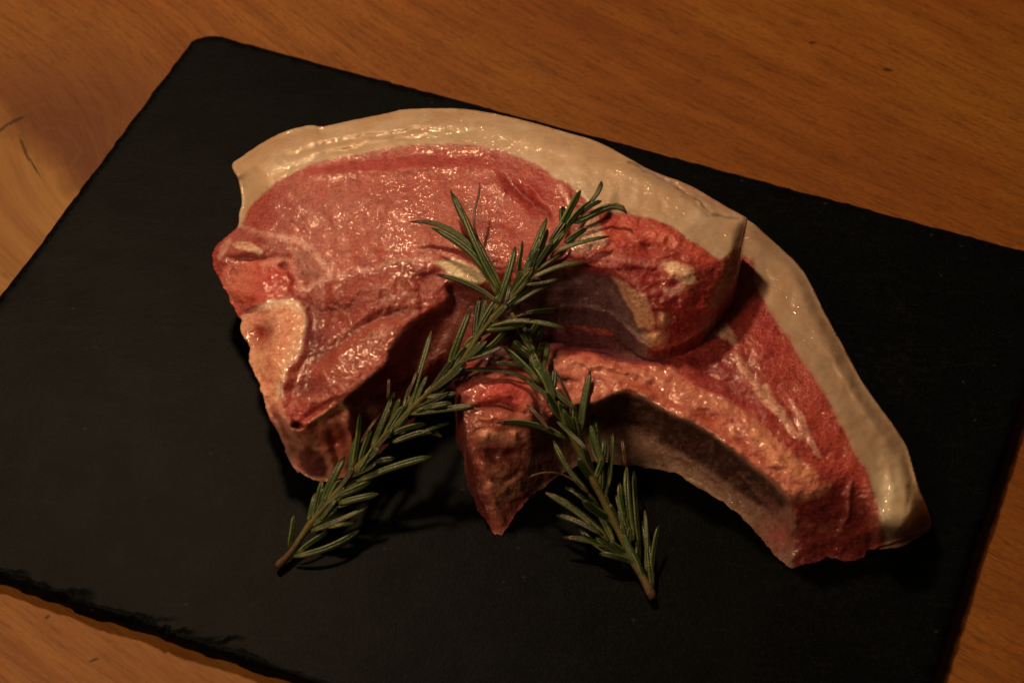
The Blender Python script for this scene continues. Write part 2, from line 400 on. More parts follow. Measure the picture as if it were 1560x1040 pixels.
# ------------------------------------------------------------------ pork chops
class Surf:
    """height map of what shows of a chop, on photo pixels: triangulated control points, softened"""
    def __init__(s, outline, lines, pts, calm=(), step=2.0, blur=2):
        O = spline(outline, 2.5)[:, :3] if len(outline[0]) >= 3 else spline(outline, 2.5)
        s.O = O
        lo = O[:, :2].min(0)-12; hi = O[:, :2].max(0)+12; s.lo = lo; s.step = step
        P = []; E = []
        n0 = 0; OS = O[::4]
        P += [tuple(p) for p in OS]; E += [(i, (i+1) % len(OS)) for i in range(len(OS))]
        for L in lines:
            L = spline(L, 6, False); L[:, 0] += 3.2*fbm(L[:, 0]/15, L[:, 1]/15, o=2, seed=91); L[:, 1] += 3.4*fbm(L[:, 0]/13, L[:, 1]/13, o=2, seed=92); L[:, 2] += .5*fbm(L[:, 0]/17, L[:, 1]/17, o=2, seed=93); b = len(P); P += [tuple(p) for p in L]; E += [(b+i, b+i+1) for i in range(len(L)-1)]
        P += [tuple(p) for p in pts]
        P = np.array(P, float)
        r = delaunay_2d_cdt([Vector(p[:2]) for p in P], E, [], 0, 1e-4)
        V = np.array([(q.x, q.y) for q in r[0]])
        Z = np.array([np.mean([P[k, 2] for k in src]) if src else np.nan for src in r[3]])
        bad = np.isnan(Z)
        for i in np.where(bad)[0]:
            d = np.linalg.norm(P[:, :2]-V[i], axis=1); Z[i] = P[np.argmin(d), 2]
        nx, ny = (np.ceil((hi-lo)/step)).astype(int)+1
        A = np.full((ny, nx), np.nan)
        for f in r[2]:
            if len(f) != 3: continue
            a, b, c = V[list(f)]; za, zb, zc = Z[list(f)]
            mn = np.maximum(np.floor((np.minimum(np.minimum(a, b), c)-lo)/step).astype(int), 0)
            mx = np.ceil((np.maximum(np.maximum(a, b), c)-lo)/step).astype(int)
            gx, gy = np.meshgrid(np.arange(mn[0], min(mx[0], nx-1)+1), np.arange(mn[1], min(mx[1], ny-1)+1))
            if gx.size == 0: continue
            X = gx*step+lo[0]; Y = gy*step+lo[1]
            den = (b[1]-c[1])*(a[0]-c[0])+(c[0]-b[0])*(a[1]-c[1])
            if abs(den) < 1e-9: continue
            w0 = ((b[1]-c[1])*(X-c[0])+(c[0]-b[0])*(Y-c[1]))/den
            w1 = ((c[1]-a[1])*(X-c[0])+(a[0]-c[0])*(Y-c[1]))/den; w2 = 1-w0-w1
            m = (w0 > -1e-6) & (w1 > -1e-6) & (w2 > -1e-6)
            A[gy[m], gx[m]] = (w0*za+w1*zb+w2*zc)[m]
        gx, gy = np.meshgrid(np.arange(nx)*step+lo[0], np.arange(ny)*step+lo[1])
        msk = inside(np.stack([gx.ravel(), gy.ravel()], 1), O).reshape(ny, nx) & ~np.isnan(A)
        A0 = np.where(msk, A, 0); 
        for _ in range(2):
            num = A0*msk; w = msk.astype(float)
            for ax in (0, 1):
                kr = np.exp(-.5*(np.arange(-3*blur, 3*blur+1)/blur)**2)
                num = np.apply_along_axis(lambda q: np.convolve(q, kr, 'same'), ax, num)
                w = np.apply_along_axis(lambda q: np.convolve(q, kr, 'same'), ax, w)
            A0 = np.where(w > 1e-6, num/np.maximum(w, 1e-6), A0)
            if _ == 0: blur = max(1, blur-1)
        if calm:
            gp = np.stack([gx.ravel(), gy.ravel()], 1); mk = np.zeros(len(gp))
            for poly in calm: mk = np.maximum(mk, smooth(-2, -26, sd_poly(gp, poly)))
            mk = mk.reshape(ny, nx); num = A0*msk; ww = msk.astype(float); kr = np.exp(-.5*(np.arange(-24, 25)/8.0)**2)
            for ax in (0, 1):
                num = np.apply_along_axis(lambda q: np.convolve(q, kr, 'same'), ax, num); ww = np.apply_along_axis(lambda q: np.convolve(q, kr, 'same'), ax, ww)
            A0 = A0*(1-mk)+np.where(ww > 1e-6, num/np.maximum(ww, 1e-6), A0)*mk
        # spread outwards so that edge look-ups are safe
        known = w > 1e-6
        for _ in range(8):
            acc = np.zeros_like(A0); cnt = np.zeros_like(A0)
            for dy, dx in ((0, 1), (0, -1), (1, 0), (-1, 0)):
                acc += np.roll(A0*known, (dy, dx), (0, 1)); cnt += np.roll(known.astype(float), (dy, dx), (0, 1))
            new = ~known & (cnt > 0); A0[new] = acc[new]/cnt[new]; known |= new
        s.A = A0
    def __call__(s, u, v):
        x = np.clip((np.asarray(u, float)-s.lo[0])/s.step, 0, s.A.shape[1]-1.001); y = np.clip((np.asarray(v, float)-s.lo[1])/s.step, 0, s.A.shape[0]-1.001)
        i = x.astype(int); j = y.astype(int); fx = x-i; fy = y-j; A = s.A
        return A[j, i]*(1-fx)*(1-fy)+A[j, i+1]*fx*(1-fy)+A[j+1, i]*(1-fx)*fy+A[j+1, i+1]*fx*fy

def paint(P, base, ops, warp=3.0, seed=0):
    """colour of the tissue at photo pixels P, from traced areas and veins, plus some painted shade and light"""
    wx = fbm(P[:, 0]/14, P[:, 1]/14, o=3, seed=seed)*warp; wy = fbm(P[:, 0]/14+50, P[:, 1]/14+9, o=3, seed=seed+5)*warp
    Q = P+np.stack([wx, wy], 1)
    C = np.tile(np.asarray(base, float), (len(P), 1))
    grain = fbm(P[:, 0]/7, P[:, 1]/7, o=3, seed=seed+40)
    for op in ops:
        k = op[0]
        if k == 'poly':
            _, pts, col, soft = op[:4]; o = op[4] if len(op) > 4 else 1.0
            w = 1-smooth(-soft, soft, sd_poly(Q, pts))
        elif k == 'line':
            _, pts, col, wd, soft = op[:5]; o = op[5] if len(op) > 5 else 1.0
            d, t = seg_dist(Q, pts); tap = .45+.55*np.sin(np.clip(t, .02, .98)*math.pi)**.5
            w = 1-smooth(wd*.5*tap-soft*.5, wd*.5*tap+soft, d)
            w = w*np.clip(.9+.7*grain, 0, 1)
        elif k == 'blob':
            _, c, rx, ry, col, o = op
            w = np.exp(-(((Q[:, 0]-c[0])/rx)**2+((Q[:, 1]-c[1])/ry)**2))
        w = (w*o)[:, None]
        C = C*(1-w)+np.asarray(col)*w
    return C
def relief(P, ops, seed=0):
    wx = fbm(P[:, 0]/18, P[:, 1]/18, o=2, seed=seed+3)*4; Q = P+np.stack([wx, -wx], 1)
    D = np.zeros(len(P))
    for op in ops:
        if op[0] == 'line':
            _, pts, dz, wd = op; d, t = seg_dist(Q, pts)
            D += dz*np.exp(-(d/wd)**2)*np.sin(np.clip(t, .04, .96)*math.pi)**.6
        else:
            _, c, rx, ry, dz = op
            D += dz*np.exp(-(((Q[:, 0]-c[0])/rx)**2+((Q[:, 1]-c[1])/ry)**2))
    return D

def build_chop(name, label, surf, ground, borders, regions, default, base, ops, rel, rough, seed, group, calm=()):
    """regions: (part name, tissue kind, polygon) in order; default: (part, kind)"""
    O = surf.O.copy()
    nz = fbm(O[:, 0]/9, O[:, 1]/9, o=3, seed=seed+70)
    fatty = smooth(14, 2, sd_poly(O[:, :2], regions[-1][2]))
    big = fbm(O[:, 0]/24, O[:, 1]/24, o=2, seed=seed+71)
    O[:, :2] += np.stack([nz, np.roll(nz, 7)], 1)*(2.6-2.0*fatty)[:, None]+np.stack([big, -np.roll(big, 9)], 1)*(2.4*(1-fatty))[:, None]
    V2, F = cdt_mesh(O, 2.3, [spline(b, 2.6, False) for b in borders], seed=seed)
    d, _ = seg_dist(V2, O[::4], True); edge = smooth(0, 9, d)
    z = surf(V2[:, 0], V2[:, 1])+relief(V2, rel, seed)*edge
    z += edge*rough*(fbm(V2[:, 0]/40, V2[:, 1]/40, o=3, seed=seed+11)*.6)
    rag = np.ones(len(V2))
    for poly in calm: rag *= smooth(-12, 8, sd_poly(V2, poly))
    z += edge*(.25+.75*rag)*fbm(V2[:, 0]/8, V2[:, 1]/8, o=2, seed=seed+12)*.12
    z += edge*rag*(fbm(V2[:, 0]/15, V2[:, 1]/15, o=3, seed=seed+81)*.38+np.abs(fbm(V2[:, 0]/22, V2[:, 1]/9, o=3, seed=seed+82))*.35)
    g = ground(V2[:, 0], V2[:, 1]); z = np.maximum(z, g)
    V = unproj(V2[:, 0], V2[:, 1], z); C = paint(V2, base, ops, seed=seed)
    cen = V2[F].mean(1); part = np.zeros(len(F), int)
    for k, (_, _, poly) in enumerate(regions): part[inside(cen, poly)] = k+1
    # F is clockwise seen from above because pixel v runs down
    F = F[:, ::-1]
    # skirt: the hidden sides go straight down to what carries the meat
    B = boundary_loops(F); VV = [tuple(p) for p in V]; CC = [c for c in C]; ring = {}; rows = 6
    rsk = np.random.RandomState(seed)
    for (a, b) in B:
        for i in (a, b):
            if i in ring: continue
            p = V[i]; zb = ZS+g[i]*MM; ids = [i]; h = p[2]-zb
            if h > .0012:
                for r in range(1, rows+1):
                    k = r/rows; q = (p[0]+(.008*k*smooth(460, 380, V2[i, 0])), p[1]+.0006*math.sin(k*3.1), p[2]-h*k)
                    ids.append(len(VV)); VV.append(q); CC.append(C[i]*(.96-.10*k))
            ring[i] = ids
    FF = F.tolist(); pp = part.tolist(); owner = {}
    for f, p in zip(FF, pp):
        for i in range(3): owner[(f[i], f[(i+1) % 3])] = p
    for (a, b) in B:
        ra, rb = ring[a], ring[b]
        m = max(len(ra), len(rb))-1
        for r in range(m):
            a0, a1 = ra[min(r, len(ra)-1)], ra[min(r+1, len(ra)-1)]; b0, b1 = rb[min(r, len(rb)-1)], rb[min(r+1, len(rb)-1)]
            for tri in ((b0, a0, a1), (b0, a1, b1)):
                if len(set(tri)) == 3: FF.append(tri); pp.append(owner[(a, b)])
    VV = np.array(VV); CC = np.array(CC); FF = np.array(FF); pp = np.array(pp)
    N = vert_normals(VV, FF)
    cm = VV.mean(0); root = empty(name, (cm[0], cm[1], ZS), label, 'pork chop', group)
    names = [default]+[(r[0], r[1]) for r in regions]
    merged = {}
    for k, nk in enumerate(names): merged.setdefault((nk, k), []).append(k)
    for (nk, k) in merged:
        sel = FF[pp == k]
        if len(sel) == 0: continue
        used, inv = np.unique(sel.ravel(), return_inverse=True)
        mesh_obj(nk[0], VV[used], inv.reshape(-1, 3), M_TISSUE[nk[1]], root, CC[used], normals=N[used])
    return root
# --- the chop lying on top -------------------------------------------------
U_OUT = [(353,252,20),(369,238,21),(404,215,22.5),(438,199,23.5),(473,191,24.5),(489,193,25),(519,187,25.5),(588,173,27),(617,167,28),(681,165,29.5),(729,169,31),
 (796,183,33),(857,200,35),(917,219,37),(991,259,38),(1050,282,38),(1102,312,38),(1134,330,38),(1138,337,38),(1131,370,36.5),(1125,405,35),(1107,448,32),(1079,491,29),(1061,511,28),
 (1035,524,27.5),(1008,531,27),(985,527,27),(960,508,27),(940,487,27),(915,473,27),(880,468,27),(845,470,27),(813,476,27),(770,495,27),(735,520,26),(712,545,24),(695,562,9),
 (668,590,0),(640,630,0),(605,665,0),(570,695,0),(530,722,0),(500,733,0),(470,728,0),(452,715,0),(442,700,2),(430,675,9),(420,650,15.5),(412,635,18.5),(400,600,18.5),(390,575,18.5),(377,551,18.5),
 (381,530,18),(367,502,18),(370,488,17),(362,480,14.5),(352,460,15.5),(333,425,17.5),(324,400,18.5),(327,378,19.5),(345,360,20),(362,344,20),(364,325,20),(368,305,20),(363,275,20)]
U_FATIN = [(369,346),(369,339),(384,313),(401,296),(421,278),(450,264),(479,248),(531,238),(588,226.5),(646,220),(677,219.6),(726,223),(770,232),(801,243),(825,255),(848,275),(858,276),(885,296),(905,322),
 (937,324),(978,329),(1015,341),(1050,364),(1073,381),(1096,396),(1108,387),(1133,374)]
U_LOBE = [(741,431,35),(712,433,34),(681,431,33),(685,452,31.5),(673,466,30.5),(644,482,30),(615,507,29.5),(595,535,29),(586,558,28.5),(572,567,28.2),(546,590,27),(517,613,25.5),(498,620,24.5)]
off = lambda L, dx, dy, dz: [(a+dx, b+dy, c+dz) for a, b, c in L]
U_LINES = [
 [(362,268,24),(372,258,25),(410,236,27),(475,212,28.5),(590,195,31),(700,187,33.5),(790,205,37),(850,224,39),(910,244,41),(958,258,42),(1010,284,42.5),(1060,309,42.5),(1088,330,42),(1128,334,40.5)],
 [(1120,350,41),(1112,385,40.5),(1098,420,39.5),(1080,462,36),(1062,492,32)],
 U_LOBE,
 off(U_LOBE[2:], 5, 9, -6.5),
 [(705,468,25),(674,515,18),(638,556,13.5),(596,580,12.5),(560,604,13)],
 [(700,490,22.5),(668,540,16),(634,580,12),(600,604,11.5),(566,630,10.5)],
 [(842,401,41),(890,405,41.5),(928,413,41.5),(946,424,41.5),(972,438,40.5),(990,455,39),(1003,487,35)],
 [(842,412,37.5),(890,418,37),(922,428,37),(942,446,36),(968,478,33),(988,508,30)],
 [(440,647,21.5),(455,652,21),(480,637,22),(510,621,22.5),(531,617,22.5)],
 [(533,620,22),(543,652,14),(549,700,4)],
 [(540,621,13),(555,655,6),(560,690,1)],
 [(462,468,25.5),(466,500,25),(458,535,25),(440,558,24.8),(430,582,24.5),(430,606,23.5)],
 [(474,480,24),(478,510,23.4),(470,545,24),(452,570,23.6),(444,600,23)],
]
U_PTS = [(700,450,29),(735,452,30),(760,470,29),(800,400,39.5),(800,440,34),(880,440,33),(930,458,32.5),(770,400,37.5),(345,385,23),(400,375,26),(440,410,26.5),(440,450,25),(395,458,23),(400,480,22.5),
 (420,480,24.5),(410,540,23.2),(385,505,21),(400,600,21.5),(420,625,21.5),(500,300,31),(600,300,34),(700,285,36),(700,350,36),(600,370,34),(480,345,29.5),(420,320,27.5),(800,300,38.5),(820,340,38.5),(760,330,36.5),
 (850,330,41),(880,370,42),(500,425,28.5),(600,412,31.5),(660,415,33.5),(480,455,27),(560,470,29.5),(640,455,31.5),(520,540,27.5),(600,505,29.5),(480,595,24.5),(560,560,28),(1000,380,44),(1060,410,43),(1040,450,40),
 (1050,485,34.5),(1020,500,33),(960,400,43.5),(490,672,13.5),(510,700,6.5),(470,690,9.5),(445,670,14.5),(460,640,22),(500,640,20)]
P = lambda L: [(p[0], p[1]) for p in L]
U_FATPOLY = P(U_FATIN)+[(1160,360),(1150,320),(1000,230),(700,140),(450,160),(330,240),(345,320),(358,345)]
U_BONE = [(438,457),(456,461),(464,481),(464,505),(456,533),(438,556),(427,580),(427,606),(412,622),(405,620),(385,590),(368,551),(376,530),(358,500),(372,482),(395,467),(415,458)]
U_KNUCK = [(340,404),(380,398),(415,396),(433,404),(438,420),(438,440),(425,455),(395,464),(360,476),(346,456),(334,428)]
U_WALL = P(U_LOBE[2:])+[(505,628),(531,618),(545,650),(552,730),(640,660),(720,560),(735,520),(770,498),(760,455),(741,433),(712,434)]
U_MEMB = [(804,412),(860,408),(928,418),(942,432),(955,455),(968,482),(990,515),(985,540),(930,495),(870,480),(800,490),(765,505),(765,450)]
U_FLAP = [(427,606),(440,640),(455,655),(480,637),(510,620),(531,617),(542,650),(552,735),(500,745),(460,735),(430,690),(405,622)]
MEAT, LOIN, PALE, FATC, FATW = alb(158,60,46), alb(173,80,61), alb(196,128,100), alb(190,154,112), alb(200,164,118)
DKRED, RED, SINEW = alb(118,42,34), alb(176,56,44), alb(218,156,126)
U_OPS = [
 ('poly', [(360,345),(400,290),(470,240),(640,212),(800,235),(870,285),(880,345),(800,385),(680,395),(560,408),(500,425),(470,380),(420,360)], LOIN, 14),
 ('blob', (520,320), 90, 40, alb(168,84,66), .9),
 ('blob', (430,320), 40, 30, alb(156,74,62), .7),
 ('poly', [(450,268),(560,260),(650,254),(760,258),(800,290),(850,300),(850,270),(780,228),(640,212),(480,242)], alb(172,72,60), 5, .8),
 ('blob', (790,300), 50, 36, alb(158,48,42), .9), ('blob', (760,350), 45, 35, alb(166,60,48), .7),
 ('blob', (850,290), 16, 28, alb(186,84,66), .6),
 ('line', [(773,275),(801,301),(836,330)], alb(120,32,30), 9, 6, .7),
 ('line', [(462,441),(502,427),(560,409),(617,397),(655,396)], SINEW, 6, 4, .85),
 ('line', [(369,346),(395,356),(433,361),(456,368),(479,385),(499,408),(502,423),(470,436)], SINEW, 8, 4, .8),
 ('line', [(433,361),(450,385),(462,410),(455,432)], SINEW, 5, 4, .6),
 ('poly', [(330,380),(362,345),(400,357),(440,366),(440,400),(380,398),(340,404)], alb(156,78,62), 5, .8),
 ('poly', [(445,376),(475,392),(497,420),(470,430),(452,410)], alb(150,84,64), 5, .7),
 ('line', [(358,372),(378,374),(395,385)], alb(222,166,122), 11, 3, 1.0), ('line', [(334,392),(345,372),(350,366)], SINEW, 8, 4, .7),
 ('poly', U_KNUCK, alb(190,90,68), 4), ('blob', (420,425), 24, 20, alb(178,44,36), .95), ('blob', (364,425), 22, 22, alb(196,112,84), .6),
 ('line', [(352,460),(395,452),(430,448)], alb(186,60,46), 8, 5, .6), ('blob', (432,405), 5, 4, alb(50,10,10), .95),
 ('line', [(400,404),(425,396),(445,402),(456,425),(452,445)], alb(204,128,102), 10, 5, .8),
 ('poly', [(455,448),(500,428),(560,412),(620,400),(680,410),(700,425),(684,455),(640,480),(560,495),(500,545),(465,590),(440,600),(452,560),(468,520),(470,480)], alb(152,66,50), 8),
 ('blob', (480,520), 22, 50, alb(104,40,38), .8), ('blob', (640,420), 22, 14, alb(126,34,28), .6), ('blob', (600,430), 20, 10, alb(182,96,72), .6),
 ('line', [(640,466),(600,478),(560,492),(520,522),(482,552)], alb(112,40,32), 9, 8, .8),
 ('poly', [(478,556),(520,522),(565,490),(620,478),(644,484),(615,508),(595,536),(586,560),(546,592),(517,614),(470,618),(445,606),(455,580)], alb(158,72,52), 6),
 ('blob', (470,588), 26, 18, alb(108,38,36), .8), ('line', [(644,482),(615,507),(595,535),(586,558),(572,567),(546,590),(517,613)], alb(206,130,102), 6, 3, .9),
 ('poly', U_BONE, alb(222,148,104), 3), ('line', U_BONE+U_BONE[:1], alb(228,180,140), 6, 4, .55), ('line', [(440,480),(430,520),(415,560),(408,600)], alb(204,104,70), 14, 12, .5), ('blob', (396,507), 19, 24, alb(140,34,27), 1.0), ('blob', (412,498), 10, 20, alb(138,70,58), .4), ('blob', (392,485), 14, 8, alb(214,134,106), .8),
 ('line', [(396,470),(420,462),(440,462),(454,470)], alb(226,178,136), 8, 5, .6), ('line', [(456,535),(438,560),(425,590)], alb(206,150,110), 8, 5, .7),
 ('poly', [(657,399),(698,395),(727,406),(742,426),(722,435),(690,424),(672,408)], alb(224,184,130), 3),
 ('poly', [(871,386),(880,350),(905,325),(935,335),(930,360),(912,378)], alb(218,166,124), 5, .9), ('line', [(855,284),(868,312),(878,340)], alb(224,160,130), 7, 3, .9),
 ('poly', [(905,325),(937,322),(1015,339),(1050,362),(1096,396),(1070,400),(1040,380),(980,370),(930,375)], alb(184,74,54), 6), 
 ('poly', [(925,385),(990,395),(1010,420),(1040,450),(1085,440),(1060,500),(1010,520),(990,450),(945,420),(890,400)], alb(138,36,32), 8, .9),
 ('poly', [(842,400),(930,390),(985,450),(940,430),(880,412)], alb(150,58,50), 6, .7),
 ('line', [(875,385),(930,392),(975,400),(1010,405)], alb(186,108,90), 9, 5, .6),
 ('poly', [(1010,402),(1030,398),(1055,410),(1062,430),(1045,436),(1020,420)], alb(222,164,114), 3, 1.0), ('line', [(1018,408),(1040,414),(1052,428)], alb(232,182,132), 6, 4, .8), ('line', [(1040,436),(1020,446),(1012,440)], SINEW, 8, 4, .7),
 ('line', [(1003,372),(1016,356),(1030,370),(1034,382)], alb(214,130,96), 4, 3, .5), ('blob', (985,375), 14, 9, alb(130,28,24), .6),
 ('poly', U_MEMB, alb(96,60,56), 6), ('line', [(850,440),(842,452),(836,440)], alb(150,104,88), 16, 8, .5), ('line', [(930,440),(950,475),(965,500)], alb(128,98,80), 10, 8, .6),
 ('poly', [(934,422),(958,434),(984,451),(999,491),(995,503),(972,497),(955,460)], alb(212,156,108), 3), ('blob', (1010,488), 7, 9, alb(218,162,112), 1.0), ('blob', (996,515), 15, 9, alb(220,168,112), 1.0),
 ('poly', [(1128,334),(1120,352),(1106,400),(1085,470),(1065,512),(1085,500),(1125,420),(1145,335)], alb(140,78,58), 5, .9), ('line', [(1115,385),(1100,430),(1080,480)], alb(168,104,80), 6, 5, .5), 
 ('poly', U_WALL, alb(120,54,44), 4), ('line', [(703,470),(674,515),(640,556),(596,580),(560,604)], alb(176,100,78), 14, 8, .8), ('blob', (560,620), 14, 11, alb(206,160,104), .9), ('blob', (690,460), 10, 12, alb(160,100,90), .6),
 ('poly', U_FLAP, alb(196,122,90), 3), ('line', [(408,606),(424,640),(444,684)], alb(140,66,52), 9, 6, .7), ('line', [(430,630),(448,664),(462,684)], alb(214,150,118), 6, 4, .8), ('line', [(420,640),(432,668),(448,706)], alb(216,156,122), 5, 4, .7), ('blob', (480,656), 16, 9, alb(176,84,62), .7), ('blob', (515,668), 22, 24, alb(150,44,28), .85), ('line', [(480,640),(510,623),(530,619)], alb(222,160,112), 9, 5, .8),  # last pale line: lit rim of the flap's top edge, painted in
 ('poly', [(455,687),(470,682),(490,692),(500,712),(498,728),(470,726),(456,710)], alb(88,36,32), 4, .9), ('blob', (452,649), 8, 4, alb(60,14,12), .95),
 ('poly', U_FATPOLY, FATC, 2.5), ('line', [(366,300),(400,270),(470,240),(560,220),(640,212)], FATW, 16, 10, .6), ('line', [(400,245),(520,212),(640,196),(720,200)], alb(166,134,92), 4, 4, .5),
 ('line', [(420,262),(500,232),(600,210),(700,206)], alb(160,124,82), 3, 3, .5), ('line', [(360,252),(404,219),(473,195),(588,177),(700,169),(800,187),(917,223),(991,262)], alb(182,140,98), 7, 5, .7),
 ('line', [(958,246),(1010,275),(1056,301),(1084,327),(1126,332)], alb(104,66,48), 3, 2.5, .8), ('line', [(981,256),(1050,286),(1102,315),(1132,331)], alb(170,126,96), 12, 4, .8), ('blob', (1090,350), 40, 20, alb(176,140,104), .6),
 ('line', [(1136,336),(1129,372)], alb(140,88,62), 8, 4, .8), ('line', [(480,252),(560,236),(640,223),(740,228),(820,255)], alb(198,134,104), 3, 4, .5),
]
U_REL = [('line', [(640,466),(600,478),(560,492),(520,522),(482,552)], -1.7, 9), ('line', [(450,268),(560,261),(650,255),(760,258)], .8, 7), ('line', [(480,255),(560,243),(650,235),(760,240)], -.8, 8),
 ('line', [(762,262),(801,301),(836,330)], -1.6, 9), ('line', [(790,280),(820,300),(850,330)], .8, 9), ('line', [(468,445),(502,430),(560,412),(617,400),(680,402)], -.35, 6), ('line', [(480,470),(560,440),(640,425)], .8, 14),
 ('blob', (432,405), 6, 5, -2.0), ('blob', (396,506), 16, 20, -2.6), ('line', [(416,628),(440,664),(458,700)], -1.3, 5), ('line', [(428,622),(450,664),(468,690)], .9, 5), ('line', [(498,648),(512,686),(518,718)], -1.5, 6), ('line', [(525,630),(535,665),(540,700)], .8, 5), ('blob', (390,486), 12, 8, .8), ('blob', (452,649), 9, 4, -3.5), ('line', [(458,652),(480,638),(510,622),(532,618)], 1.5, 5), ('line', [(462,638),(482,626),(508,611),(528,606)], -1.3, 5), ('blob', (385,380), 22, 9, .9), ('line', [(345,395),(400,394),(440,392)], -1.0, 5),
 ('line', [(395,470),(370,482)], -1.4, 6), ('line', [(400,250),(520,214),(640,198),(720,202)], -.8, 5), ('line', [(420,264),(500,234),(600,212),(700,208)], -.6, 4), ('line', [(486,190),(492,205)], -1.0, 6),
 ('line', [(958,246),(1010,275),(1056,301),(1084,327),(1126,332)], -1.1, 4), ('blob', (1035,418), 22, 14, 1.4), ('blob', (988,378), 18, 9, -2.0), ('line', [(1003,372),(1016,356),(1032,370)], .8, 5), ('blob', (975,470), 12, 22, 1.0), ('blob', (996,514), 12, 7, 1.2), ('blob', (1010,488), 6, 8, 1.2),
 ('blob', (470,590), 18, 12, -1.4), ('blob', (650,425), 16, 10, -1.2), ('line', [(930,395),(975,402),(1010,408)], .7, 8), ('blob', (560,620), 10, 8, 1.2), ('line', [(360,262),(368,300),(372,335)], -.8, 7), ('blob', (420,250), 30, 14, .7),
 ('line', [(858,278),(870,310),(890,335)], .7, 7), ('blob', (900,360), 24, 18, .8)]

# --- the chop underneath ---------------------------------------------------
L_OUT = [(1100,330,16),(1139,335,17),(1174,364,18),(1203,390,18.5),(1226,416,18.5),(1243,448,18.5),(1263,488,18.5),(1281,520,18.5),(1316,584,18),(1358,643,16.5),(1382,681,14.5),(1392,715,14),(1401,745,13),(1412,772,9),
 (1418,791,3),(1415,804,0),(1384,817,0),(1358,827,0),(1326,837,0),(1312,850,0),(1285,854,0),(1257,849,0),(1231,859,0),(1202,861,0),(1168,829,0),(1143,800,0),(1105,766,0),(1062,740,0),(1020,719,0),(968,709,0),(936,706,0),
 (905,702,0),(880,708,0),(848,728,0),(824,745,0),(801,763,0),(775,800,0),(760,816,0),(750,808,0),(741,777,4),(726,740,9),(720,705,15),(708,650,22),(706,618,24.5),(696,593,25),(693,581,25),(703,573,25.5),
 (718,530,22),(735,470,18),(800,380,16),(900,300,16),(1000,300,16)]
CREST = [(838,640,24),(860,626,24.5),(879,621,24.5),(911,615,25),(946,598,25.5),(972,604,25.5),(1000,621,25),(1040,641,25),(1062,651,24.5),(1105,681,24.5),(1147,715,23.5),(1181,740,22.5),(1203,764,20)]
L_LINES = [CREST, [(u+1, v+6, z-7.5) for u, v, z in CREST], [(u+2+min(0,(1120-u)*.12), v+44, max(4.6, z*.20)) for u, v, z in CREST[2:-1]],
 [(1150,368,21.5),(1200,408,22.5),(1225,452,23.5),(1255,512,23.5),(1299,592,22.5),(1340,657,20.5),(1367,705,18.5),(1380,745,18),(1387,785,16.5),(1372,807,13)],
 [(1148,399,22),(1151,433,22.5),(1171,474,23.5),(1197,508,24),(1215,541,24),(1257,601,23.5),(1291,668,22.5),(1324,728,20.5),(1342,795,16)],
 [(1203,764,20),(1225,752,21.5),(1252,738,22),(1292,728,21),(1322,748,19.5),(1338,800,15)],
 [(1212,778,16),(1250,762,17.5),(1290,755,17),(1312,775,13.5)],
 [(824,531,24),(871,534,24.5),(899,537,25),(923,548,25),(963,557,25),(1020,556,24.5)],
 [(820,522,20),(871,524,19.5),(905,526,19.5),(935,535,20.5),(975,545,21.5),(1020,540,22)],
 [(716,606,26),(725,640,24.5),(732,690,18),(742,735,12),(752,785,4)],
 [(806,588,26.5),(808,640,24),(802,690,15),(796,740,6)],
 [(818,600,24),(824,650,18),(818,700,10),(812,740,3)]]
L_PTS = [(740,585,26.5),(770,590,27),(760,640,25),(765,690,18),(770,740,10),(762,790,3.5),(840,590,25),(845,615,24.5),(840,680,9),(800,500,21),(760,540,23.5),(900,480,20),(1000,420,20),(1080,420,20),(1050,500,21.5),(1080,540,23),
 (1000,590,25),(1080,620,25),(1140,670,24.5),(1190,715,23.5),(1110,560,24),(1170,620,24),(1150,520,24),(1220,680,23.5),(1240,640,23.5),(1230,810,8),(1280,800,9.5),(1320,800,9),(1200,820,5),(1200,470,23.5),(1280,580,23.5)]
L_FATIN = [(1120,380),(1148,399),(1151,433),(1171,474),(1197,508),(1215,541),(1257,601),(1291,668),(1324,728),(1340,780),(1346,808),(1348,845)]
L_FATPOLY = L_FATIN+[(1440,860),(1440,740),(1330,560),(1260,420),(1180,340),(1100,310)]
L_BONE = [(824,530),(871,533),(899,536),(922,547),(963,556),(1020,560),(1062,588),(1105,605),(1143,630),(1181,668),(1210,695),(1250,725),(1245,745),(1203,766),(1181,741),(1147,716),(1105,682),(1062,652),(1040,642),(1000,622),(972,605),(946,599),(911,616),(879,622),(850,618),(838,585)]
L_CHINE = [(685,575),(703,566),(760,570),(815,580),(830,610),(845,650),(852,735),(805,775),(760,830),(735,800),(700,660)]
L_WALL = [(838,641),(860,627),(879,622),(911,616),(946,599),(972,605),(1000,622),(1040,642),(1062,652),(1105,682),(1147,716),(1181,741),(1203,766),(1215,800),(1208,880),(1100,790),(1020,735),(930,720),(880,720),(852,735),(845,690)]
L_END = [(1203,766),(1245,745),(1252,736),(1294,727),(1318,760),(1328,850),(1310,870),(1202,880),(1215,800)]
